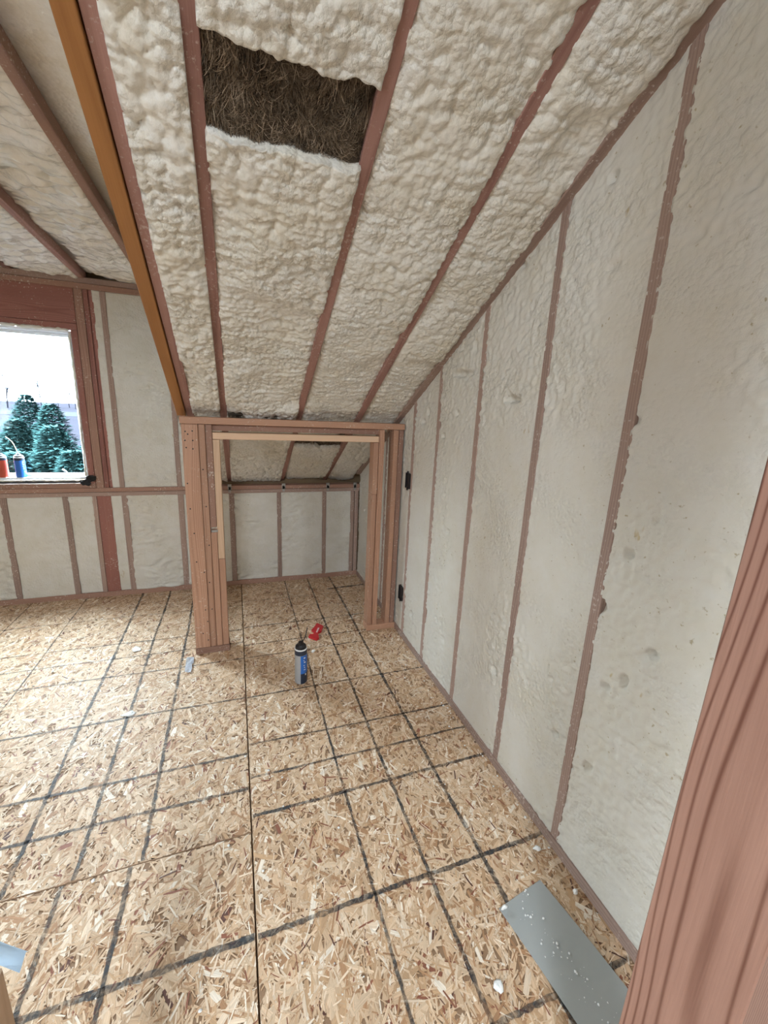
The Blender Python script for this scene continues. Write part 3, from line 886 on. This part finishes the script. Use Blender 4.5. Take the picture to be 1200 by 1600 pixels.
for i in range(len(DR)):
    xr = (dedges[i] - (.019 if i else 0)); xl = dedges[i + 1] + .019
    rec, slp = [(.105, 0), (.012, .045), (.010, .012), (.012, .02), (.012, .0), (.012, 0), (.012, 0)][i]
    lu = xr - xl + .006
    foam_panel(cd, (xl - .003, O.y, O.z), (1, 0, 0), tuple(VD), tuple(ND), lu, yj / math.cos(DB) - .05, (F + .05) / math.cos(DB), .008 if i < 4 else .03,
               h_wavy(400 + i * 9, rec, slp, lu, 1.0), M_FOAM_D, i, .05)
slab('foam_panel', cd, [dpt(LEFT, yj), dpt(-2.98, yj), dpt(-2.98, F + .05), dpt(LEFT, F + .05)], ND, .05, M_FOAM_D)
slab('roof_deck', cd, [dpt(LEFT, yj - .2, -.18), dpt(-.2, yj - .2, -.18), dpt(-.2, F + .2, -.18), dpt(LEFT, F + .2, -.18)], ND, .02, M_DECK)
# dormer cheek above the trimmer rafter
ck = []
for y in (yj - .1, F + .09): ck.append((y, roof_z(y) - .02))
bm = bmesh.new()
pts = [(-.312, yj - .1, roof_z(yj - .1)), (-.312, F + .09, roof_z(F + .09)), (-.312, F + .09, dorm_z(F) + .16), (-.312, yj - .1, dorm_z(yj) + .16)]
slab('cheek_panel', cd, pts, (-1, 0, 0), -.06, M_FOAM_K) if False else None
lo = [bm.verts.new(p) for p in pts]; hi = [bm.verts.new((p[0] + .06, p[1], p[2] + .08)) for p in pts]
bm.faces.new(lo); bm.faces.new(hi[::-1])
for i in range(4): bm.faces.new((lo[i], hi[i], hi[(i + 1) % 4], lo[(i + 1) % 4]))
link('cheek_panel', bm_mesh('cheek_panel', bm), M_FOAM_K, cd)

# ================================================================== REMAINING SHELL OUTSIDE THE PICTURE
wl = bpy.data.objects.new('wall_left', None); COL.objects.link(wl)
props(wl, 'foam covered end wall at the far left of the attic', 'wall', kind='structure')
BACK = -4.2
BZ = roof_z(RIDGE_Y) - (RIDGE_Y - BACK) * TA
LW = (-1.2, -.65, 1.0, 1.75)      # unseen opening added in the left wall for fill daylight: y0, y1, z0, z1
def wall_prism(name, parent, prof, x0, x1, mat):
    bm = bmesh.new()
    lo = [bm.verts.new((x0, y, z)) for y, z in prof]; hi = [bm.verts.new((x1, y, z)) for y, z in prof]
    bm.faces.new(lo); bm.faces.new(hi[::-1])
    for i in range(len(prof)): bm.faces.new((lo[i], hi[i], hi[(i + 1) % len(prof)], lo[(i + 1) % len(prof)]))
    return link(name, bm_mesh(name, bm), mat, parent)
wall_prism('foam_panel', wl, [(BACK, 0), (F + .09, 0), (F + .09, LW[2]), (BACK, LW[2])], LEFT, LEFT - .1, M_FOAM_W)
wall_prism('foam_panel', wl, [(LW[1], LW[2]), (F + .09, LW[2]), (F + .09, LW[3]), (LW[1], LW[3])], LEFT, LEFT - .1, M_FOAM_W)
wall_prism('foam_panel', wl, [(BACK, LW[2]), (LW[0], LW[2]), (LW[0], LW[3]), (BACK, LW[3])], LEFT, LEFT - .1, M_FOAM_W)
wall_prism('foam_panel', wl, [(BACK, LW[3]), (F + .09, LW[3]), (F + .09, 2.6), (yj, roof_z(yj) + .1), (RIDGE_Y, roof_z(RIDGE_Y) + .06), (BACK, LW[3] + .02)], LEFT, LEFT - .1, M_FOAM_W)
# back slope outside the picture, with an opening added to light the near floor
def back_z(y): return roof_z(RIDGE_Y) - (RIDGE_Y - y) * TA
KY0, KY1, KX0, KX1 = -2.05, -1.30, -.87, -.37
for xa, xb, ya, yb in ((LEFT, W + .1, BACK, KY0), (LEFT, W + .1, KY1, RIDGE_Y), (LEFT, KX0, KY0, KY1), (KX1, W + .1, KY0, KY1)):
    slab('foam_panel', ceil_, [(xa, ya, back_z(ya)), (xb, ya, back_z(ya)), (xb, yb, back_z(yb)), (xa, yb, back_z(yb))], (0, math.sin(A), -math.cos(A)), .06, M_FOAM)
wf = bpy.data.objects.new('wall_front', None); COL.objects.link(wf)
props(wf, 'foam covered knee wall behind the photographer', 'wall', kind='structure')
bx('foam_panel', wf, LEFT, W + .1, BACK - .1, BACK, 0, BZ + .05, M_FOAM_W)
# right wall behind the photographer
wall_prism('foam_panel', wr, [(BACK, 0), (-1.19, 0), (-1.19, roof_z(RIDGE_Y) - .2), (BACK, BZ + .02)], W, W + .09, M_FOAM_W)
# outside skin of the gable wall
bx('sheathing', wr, W + .092, W + .107, BACK, F + .2, -.1, 3.5, SH)
bx('joist_deck', floor, LEFT, W + .1, BACK, F + .1, -.06, -.022, M_OSB_BASE)
bx('eave_block', wb, -.33, W + .12, F + .145, F + .17, .6, 1.25, SH)
bx('soffit', wb, -.33, W + .12, F + .107, F + .146, .78, .86, SH)

# ================================================================== NEAR TIMBERS
jp = board('door_jamb', None, (.690, .262, 0), (.690, .262, 2.55), (0, 1, 0), .140, .14, M_JAMB)
props(jp, 'large reddish-brown planed post close by on the right', 'post')
lp = empty('half_wall_post', (-.30, .44, 0)); props(lp, 'sawn wooden post end at the lower left corner', 'post')
bx('upright', lp, -.353, -.2655, .405, .443, .0, .940, M_PINE_PALE)
# scrap of pale blue plastic lying on the post
bm = bmesh.new()
rr = random.Random(2)
prev = None
for i in range(7):
    row = []
    for j in range(5):
        row.append(bm.verts.new((-.334 + i * .0145, .434 + j * .005 + rr.uniform(-.002, .002), .942 + .040 * math.sin(i * .50 + .3) * (.6 + .4 * rr.random()) + rr.uniform(0, .008))))
    if prev:
        for j in range(4): bm.faces.new((prev[j], row[j], row[j + 1], prev[j + 1]))
    prev = row
bmesh.ops.solidify(bm, geom=list(bm.faces), thickness=.002)
M_FILM = plain('pale_blue_film', (.70, .86, 1.0), .25)
pf = link('plastic_scrap', bm_mesh('plastic_scrap', bm), M_FILM, None, smooth=True)
props(pf, 'crumpled pale blue plastic scrap on the lower left post', 'plastic scrap')

# ================================================================== OBJECTS ON THE FLOOR
M_CANSILVER = plain('can_silver_print', (.42, .43, .44), .4, .3)
M_CANNAVY = plain('can_navy_print', (.02, .028, .05), .35)
M_CANBLUE = plain('can_blue_print', (.02, .14, .50), .35)
M_WHITE = plain('white_print', (.80, .80, .80), .5)
M_STRAW = plain('pale_straw', (.85, .80, .62), .4)
def arc_patch(name, r, z0, z1, a0, a1, n=10, th=.0006):
    bm = bmesh.new(); L1 = []; 
    for k in range(n + 1):
        a_ = a0 + (a1 - a0) * k / n
        L1.append([bm.verts.new((q * math.cos(a_), q * math.sin(a_), z)) for q, z in ((r, z0), (r + th, z0), (r + th, z1), (r, z1))])
    for p_, q_ in zip(L1, L1[1:]):
        for i in range(4): bm.faces.new((p_[i], p_[(i + 1) % 4], q_[(i + 1) % 4], q_[i]))
    bm.faces.new(L1[0]); bm.faces.new(L1[-1][::-1])
    return bm_mesh(name, bm)
def spray_can(name, loc, r, hgt, rot, body, label_mats, label, cat, straw, straw_mat, tilt=(0, 0), marks=True):
    o = empty(name, loc); props(o, label, cat)
    mw = Matrix.Translation(loc) @ Matrix.Rotation(rot, 4, 'Z')
    me = lathe('body', [(r * .93, 0), (r, .004), (r, hgt * .80), (r * .985, hgt * .81)])
    link('body', me, body, o, mw=mw, smooth=False)
    me = lathe('shoulder', [(r * 1.0, hgt * .805), (r * 1.0, hgt * .90), (r * .96, hgt * .93)])
    link('shoulder', me, M_CANNAVY, o, mw=mw)
    me = lathe('rim', [(r * .90, hgt * .925), (r * 1.0, hgt * .93), (r * 1.02, hgt * .945), (r * 1.0, hgt * .96), (r * .88, hgt * .965)])
    link('rim', me, M_WHITE, o, mw=mw, smooth=True)
    me = lathe('valve_cap', [(r * .92, hgt * .962), (r * .86, hgt * 1.02), (r * .62, hgt * 1.06), (r * .42, hgt * 1.075), (r * .40, hgt * 1.12), (r * .2, hgt * 1.125)])
    link('valve_cap', me, M_BLACK, o, mw=mw)
    lb = link('print_panel', arc_patch('print_panel', r, hgt * .02, hgt * .80, -.70, 1.05), label_mats[0], o, mw=mw)
    link('print_band', arc_patch('print_band', r + .0006, hgt * .02, hgt * .30, -.70, 1.05), label_mats[1], o, mw=mw)
    if marks:
        bm = bmesh.new()
        rr = random.Random(8)
        for (z, a0, a1, hh) in ((.72, -.75, -.45, .035), (.66, -.8, -.65, .02), (.60, -.72, -.4, .03), (.52, -.78, -.6, .02), (.46, -.7, -.5, .02), (.40, -.75, -.4, .016), (.24, -.5, -.3, .05), (.10, .62, .85, .05)):
            n = 4
            L_ = [[bm.verts.new(((r + .0013) * math.cos(a_ + .55), (r + .0013) * math.sin(a_ + .55), hgt * z + dz)) for dz in (0, hgt * hh)] for a_ in [a0 + (a1 - a0) * i / n for i in range(n + 1)]]
            for p_, q_ in zip(L_, L_[1:]): bm.faces.new((p_[0], q_[0], q_[1], p_[1]))
        link('print_marks', bm_mesh('print_marks', bm), M_WHITE, o, mw=mw)['kind'] = 'stuff'
    me = tube_mesh('straw', straw, .0028, 8)
    link('straw', me, straw_mat, o, mw=Matrix.Translation(loc), smooth=True)
    return o
spray_can('foam_can', (.310, 2.150, .0028), .035, .228, math.radians(-60), M_CANSILVER, (M_CANBLUE, M_CANNAVY),
          'grey and blue foam can with black cap standing on the floor', 'spray can', [(.010, .0, .255), (.026, .004, .28), (.038, .006, .335)], M_BLACK)

RED = plain('red_plastic', (.55, .02, .025), .4)
# outline on the floor, metres
out = [(.517, 2.775), (.556, 2.722), (.527, 2.655), (.500, 2.640), (.495, 2.570), (.476, 2.553), (.428, 2.606), (.442, 2.632), (.466, 2.628), (.478, 2.655), (.463, 2.688), (.489, 2.722)]
ro = empty('plastic_trigger', (.49, 2.66, .003)); props(ro, 'flat red plastic piece lying on the floor behind the can', 'plastic piece')
me = prism_mesh('body', [(x - .49, y - 2.66) for x, y in out], 0, .014)
link('body', me, RED, ro, loc=(.49, 2.66, .003))
me = prism_mesh('slot_mark', [(.022, .042), (.032, .036), (.006, -.022), (-.003, -.016)], .0141, .0152)
link('slot_mark', me, plain('pale_pink_slot', (.80, .55, .52), .5), ro, loc=(.49, 2.66, .003))

# grey painted sheet
t = NT('grey_painted_sheet')
n_ = t.noise(t.coord(), 6, 3)
t.set(t.b, 'Base Color', t.mix(n_, (.36, .385, .38), (.42, .44, .435)))
t.b.inputs['Roughness'].default_value = .38
t.b.inputs['Metallic'].default_value = .25
M_SHEET = t.m
p0, p1, p2 = Vector((.752, .808)), Vector((.940, .838)), Vector((1.004, .560))
dv = (Vector((.797, .520)) - p0).normalized()
bm = bmesh.new()
NS = 12
rows = []
for k in range(NS + 1):
    s = .62 * k / NS
    z = .0045 + .004 * math.sin(k * .5)
    a_ = p0 + dv * s; b_ = p1 + dv * s
    rows.append([bm.verts.new((a_.x, a_.y, z)), bm.verts.new(((a_.x + b_.x) / 2, (a_.y + b_.y) / 2, z + .0015)), bm.verts.new((b_.x, b_.y, z + .0005))])
for ra, rb in zip(rows, rows[1:]):
    for j in range(2): bm.faces.new((ra[j], rb[j], rb[j + 1], ra[j + 1]))
bmesh.ops.recalc_face_normals(bm, faces=bm.faces)
bmesh.ops.solidify(bm, geom=list(bm.faces), thickness=.0012)
sh = link('metal_sheet', bm_mesh('metal_sheet', bm), M_SHEET, None)
props(sh, 'flat grey metal strip speckled with white foam beside the right wall', 'metal sheet')

def blob(name, loc, s, seed, flat=.5, mat=M_WHITEFOAM):
    bm = bmesh.new()
    bmesh.ops.create_icosphere(bm, subdivisions=2, radius=1)
    rr = random.Random(seed)
    k = [rr.uniform(-1, 1) for _ in range(6)]
    for v in bm.verts:
        c = v.co
        d = 1 + .25 * math.sin(3 * c.x + k[0] * 3) + .2 * math.sin(4 * c.y + k[1] * 3) + .15 * math.sin(5 * c.z + k[2] * 4)
        v.co = Vector((c.x * d * s[0], c.y * d * s[1], (c.z * d + .6) * s[2]))
    a_ = rr.uniform(0, 3.14)
    return link(name, bm_mesh(name, bm), mat, None, mw=Matrix.Translation(loc) @ Matrix.Rotation(a_, 4, 'Z'), smooth=True)
SCR = [((1.000, .930, .003), (.016, .010, .006), 'white foam scrap on the floor by the near right stud'),
       ((.640, .646, .003), (.010, .018, .006), 'white foam scrap left of the grey metal strip'),
       ((-.647, 2.752, .003), (.038, .018, .004), 'larger white foam scrap on the left floor before the window wall'),
       ((-.560, 2.12, .003), (.022, .030, .002), 'white foam flake on the bright floor left of the seam'),
       ((1.030, .770, .003), (.010, .008, .006), 'small white foam scrap between metal strip and right wall'),
       ((.765, .80, .0120), (.010, .007, .006), 'tiny white foam scrap at the corner of the metal strip'),
       ((.43, 2.43, .003), (.012, .008, .007), 'tiny white foam scrap between the can and red piece')]
for i, (l, s, lab) in enumerate(SCR):
    props(blob('foam_scrap', l, s, 20 + i), lab, 'foam scrap')
# clear wrapper near the post
bm = bmesh.new(); rr = random.Random(12); prev = None
for i in range(6):
    row = [bm.verts.new((-.330 + j * .018 + rr.uniform(-.004, .004), 2.40 + i * .032, .004 + rr.uniform(0, .016))) for j in range(3)]
    if prev:
        for j in range(2): bm.faces.new((prev[j], row[j], row[j + 1], prev[j + 1]))
    prev = row
bmesh.ops.solidify(bm, geom=list(bm.faces), thickness=.001)
wp = link('plastic_wrapper', bm_mesh('plastic_wrapper', bm), plain('clear_wrapper', (.84, .88, .95), .2), None)
props(wp, 'crumpled clear plastic wrapper on the floor left of the post', 'wrapper')
# uncountable foam crumbs
def crumbs(name, pts, label, smin, smax, seed):
    r = np.random.RandomState(seed)
    bm = bmesh.new(); bmesh.ops.create_icosphere(bm, subdivisions=1, radius=1)
    base = np.array([v.co[:] for v in bm.verts]); fc = np.array([[v.index for v in f.verts] for f in bm.faces]); bm.free()
    co, fs = [], []
    for i, p in enumerate(pts):
        s = smin + (smax - smin) * r.rand() ** 3
        q = base * (1 + r.uniform(-.35, .35, base.shape)) * s * np.array([1, 1, .6]) + np.array([p[0], p[1], p[2] + s * .4])
        co.append(q); fs.append(fc + i * len(base))
    me = mesh_np(name, np.concatenate(co), np.concatenate(fs))
    o = link(name, me, M_WHITEFOAM, None)
    return props(o, label, 'foam crumbs', kind='stuff')
r = np.random.RandomState(4)
pts = []
for _ in range(75):
    s, q = abs(r.normal(.22, .14)) % .6, r.uniform(.1, .75)
    c = p0 + dv * s + (p1 - p0) * (q * .5 + .2 * r.rand() + .1)
    pts.append((c.x, c.y, .0045 + .004 * math.sin(s / .62 * 6) + .0022))
crumbs('sheet_crumbs', pts, 'white foam crumbs scattered over the grey metal strip', .0008, .0042, 2)
pts = [(r.uniform(-2.2, 1.03), r.uniform(.5, 3.6), .003) for _ in range(380)] + [(W - .012 - abs(r.normal(.03, .04)), r.uniform(.5, 3.5), .003) for _ in range(170)]
pts = [q for q in pts if not (q[0] > .70 and q[1] < .88)]
crumbs('floor_crumbs', pts, 'white foam crumbs scattered over the strand board floor', .001, .006, 3)

# ================================================================== ON THE WINDOW LEDGE
ZL = WZ0 + .0225
spray_can('spray_can', (-1.468, F + .042, ZL), .031, .150, math.radians(-30), M_CANBLUE, (M_CANBLUE, M_CANBLUE),
          'blue spray can with a long pale straw on the window ledge', 'spray can', [(0, 0, .165), (-.012, 0, .215), (-.026, 0, .255), (-.045, 0, .275), (-.058, 0, .287)], M_STRAW, marks=True)
M_CANRED = plain('can_red_print', (.50, .07, .03), .35)
spray_can('spray_can', (-1.572, F + .042, ZL), .031, .150, math.radians(-30), M_CANRED, (M_CANRED, M_CANRED),
          'red spray can at the left picture edge on the window ledge', 'spray can', [(0, 0, .165), (-.03, 0, .20), (-.07, 0, .235)], M_STRAW, marks=False)

# ================================================================== OUTDOORS
def yard_material():
    t = NT('winter_field')
    ws = t.new('ShaderNodeNewGeometry').outputs['Position']
    n = t.noise(ws, .08, 4, .6)
    t.set(t.b, 'Base Color', t.mix(n, (.0080, .0078, .0100), (.0098, .0095, .0118)))
    t.b.inputs['Roughness'].default_value = .95
    t.b.inputs['Specular IOR Level'].default_value = 0.0
    return t.m
g = slab('field', None, [(-260, 4.2, -3.2), (160, 4.2, -3.2), (160, 320, -3.2), (-260, 320, -3.2)], (0, 0, 1), .2, yard_material())
props(g, 'pale winter field beyond the evergreens outside the window', 'field', kind='structure')
rd = slab('road', None, [(-260, 118, -3.14), (160, 118, -3.14), (160, 150, -3.14), (-260, 150, -3.14)], (0, 0, 1), .05, plain('pale_road', (.013, .0135, .0150), .9, 0, 0))
props(rd, 'pale road crossing the field outside the window', 'road', kind='structure')
M_CON = plain('evergreen_needles', (.0125, .0290, .0285), .8, 0, 0)
M_BARK = plain('grey_bark', (.0062, .0062, .0084), .9, 0, 0)
def conifer(loc, h, rad, seed, label):
    o = empty('evergreen_tree', loc); props(o, label, 'tree', 'evergreens outside the window')
    r = np.random.RandomState(seed)
    me = tube_mesh('trunk', [(0, 0, 0), (0, 0, h * .5), (0, 0, h * .97)], [rad * .06, rad * .04, .01], 6)
    link('trunk', me, M_BARK, o, loc=loc)
    n = 7000
    t = r.rand(n) ** .75
    zz = h * (.04 + .96 * t); rr_ = rad * (1 - t) ** .62 * r.uniform(.35, 1.0, n) + .02
    an = r.uniform(0, 6.283, n)
    L = r.uniform(.14, .38, n) * (.5 + .7 * (1 - t)); wd = L * r.uniform(.18, .34, n)
    px, py = np.cos(an) * rr_, np.sin(an) * rr_
    dr_ = r.uniform(-.3, .45, n)
    a2 = an + r.normal(0, .5, n)
    ux, uy = np.cos(a2), np.sin(a2)
    P = np.stack([np.stack([px, py, zz], -1), np.stack([px + ux * L * .5 - uy * wd, py + uy * L * .5 + ux * wd, zz + dr_ * L * .4], -1),
                  np.stack([px + ux * L, py + uy * L, zz + dr_ * L], -1), np.stack([px + ux * L * .5 + uy * wd, py + uy * L * .5 - ux * wd, zz + dr_ * L * .4 + .01], -1)], 1)
    me = mesh_np('foliage', P.reshape(-1, 3), np.arange(n * 4).reshape(n, 4))
    link('foliage', me, M_CON, o, loc=loc)['kind'] = 'stuff'
CON = [(-5.1, 12.9, 4.1, 1.0, 'tall evergreen at the left side of the window view'), (-3.85, 11.4, 4.05, 1.0, 'pointed evergreen at the right side of the window view'),
       (-3.25, 10.5, 3.6, .8, 'small evergreen close to the right window jamb'), (-4.25, 10.6, 3.55, .75, 'small front evergreen straight behind the two spray cans'),
       (-6.4, 13.6, 4.2, 1.15, 'evergreen just left of the window view'), (-5.3, 15.8, 4.45, 1.1, 'evergreen standing behind the front row'), (-4.3, 17.2, 4.6, 1.2, 'evergreen at the back right behind the pointed one'), (-6.7, 18.0, 4.7, 1.2, 'evergreen furthest back in the row')]
for i, (x, y, h, rd_, lab) in enumerate(CON): conifer((x, y, -3.2), h, rd_, 60 + i, lab)
def bare_tree(loc, h, seed, label):
    rr = random.Random(seed); bm = bmesh.new()
    def seg(a_, b_, r0, r1):
        d = (b_ - a_).normalized(); u = d.orthogonal().normalized(); v = d.cross(u)
        A_ = [bm.verts.new(a_ + (u * math.cos(k * 2.094) + v * math.sin(k * 2.094)) * r0) for k in range(3)]
        B_ = [bm.verts.new(b_ + (u * math.cos(k * 2.094) + v * math.sin(k * 2.094)) * r1) for k in range(3)]
        for k in range(3): bm.faces.new((A_[k], A_[(k + 1) % 3], B_[(k + 1) % 3], B_[k]))
    def grow(p, d, L, r, lev):
        q = p + d * L; seg(p, q, r, r * .65)
        if lev == 0: return
        for _ in range(6 if lev > 3 else 4):
            nd = (d + Vector((rr.uniform(-1.1, 1.1), rr.uniform(-1.1, 1.1), rr.uniform(-.25, .45)))).normalized()
            grow(p + d * L * rr.uniform(.45, 1.0), nd, L * rr.uniform(.55, .80), r * .55, lev - 1)
    grow(Vector((0, 0, 0)), Vector((rr.uniform(-.08, .08), 0, 1)).normalized(), h * .36, h * .014, 4)
    o = link('bare_tree', bm_mesh('bare_tree', bm), M_BARK, None, loc=loc)
    props(o, label, 'tree', 'bare trees on the far side of the field')
rr = random.Random(44)
LABS = ['tallest leafless grey tree at the left of the far tree line', 'leafless tree second from the left in the far tree line', 'leafless tree third from the left in the far tree line',
        'low leafless tree in the middle of the far tree line', 'leafless tree right of the middle in the far tree line', 'leafless tree near the window jamb in the far tree line',
        'leafless tree furthest to the left in the far tree line', 'leafless tree rising behind the pointed evergreen']
for i, (x, hh) in enumerate([(-68.5, 19), (-65.0, 16), (-61.5, 13), (-58.0, 10), (-54.8, 10.5), (-51.0, 14), (-72.5, 15), (-60.0, 9)]):
    bare_tree((x, 170 + (i % 3) * 16, -3.2), hh, 70 + i, LABS[i])
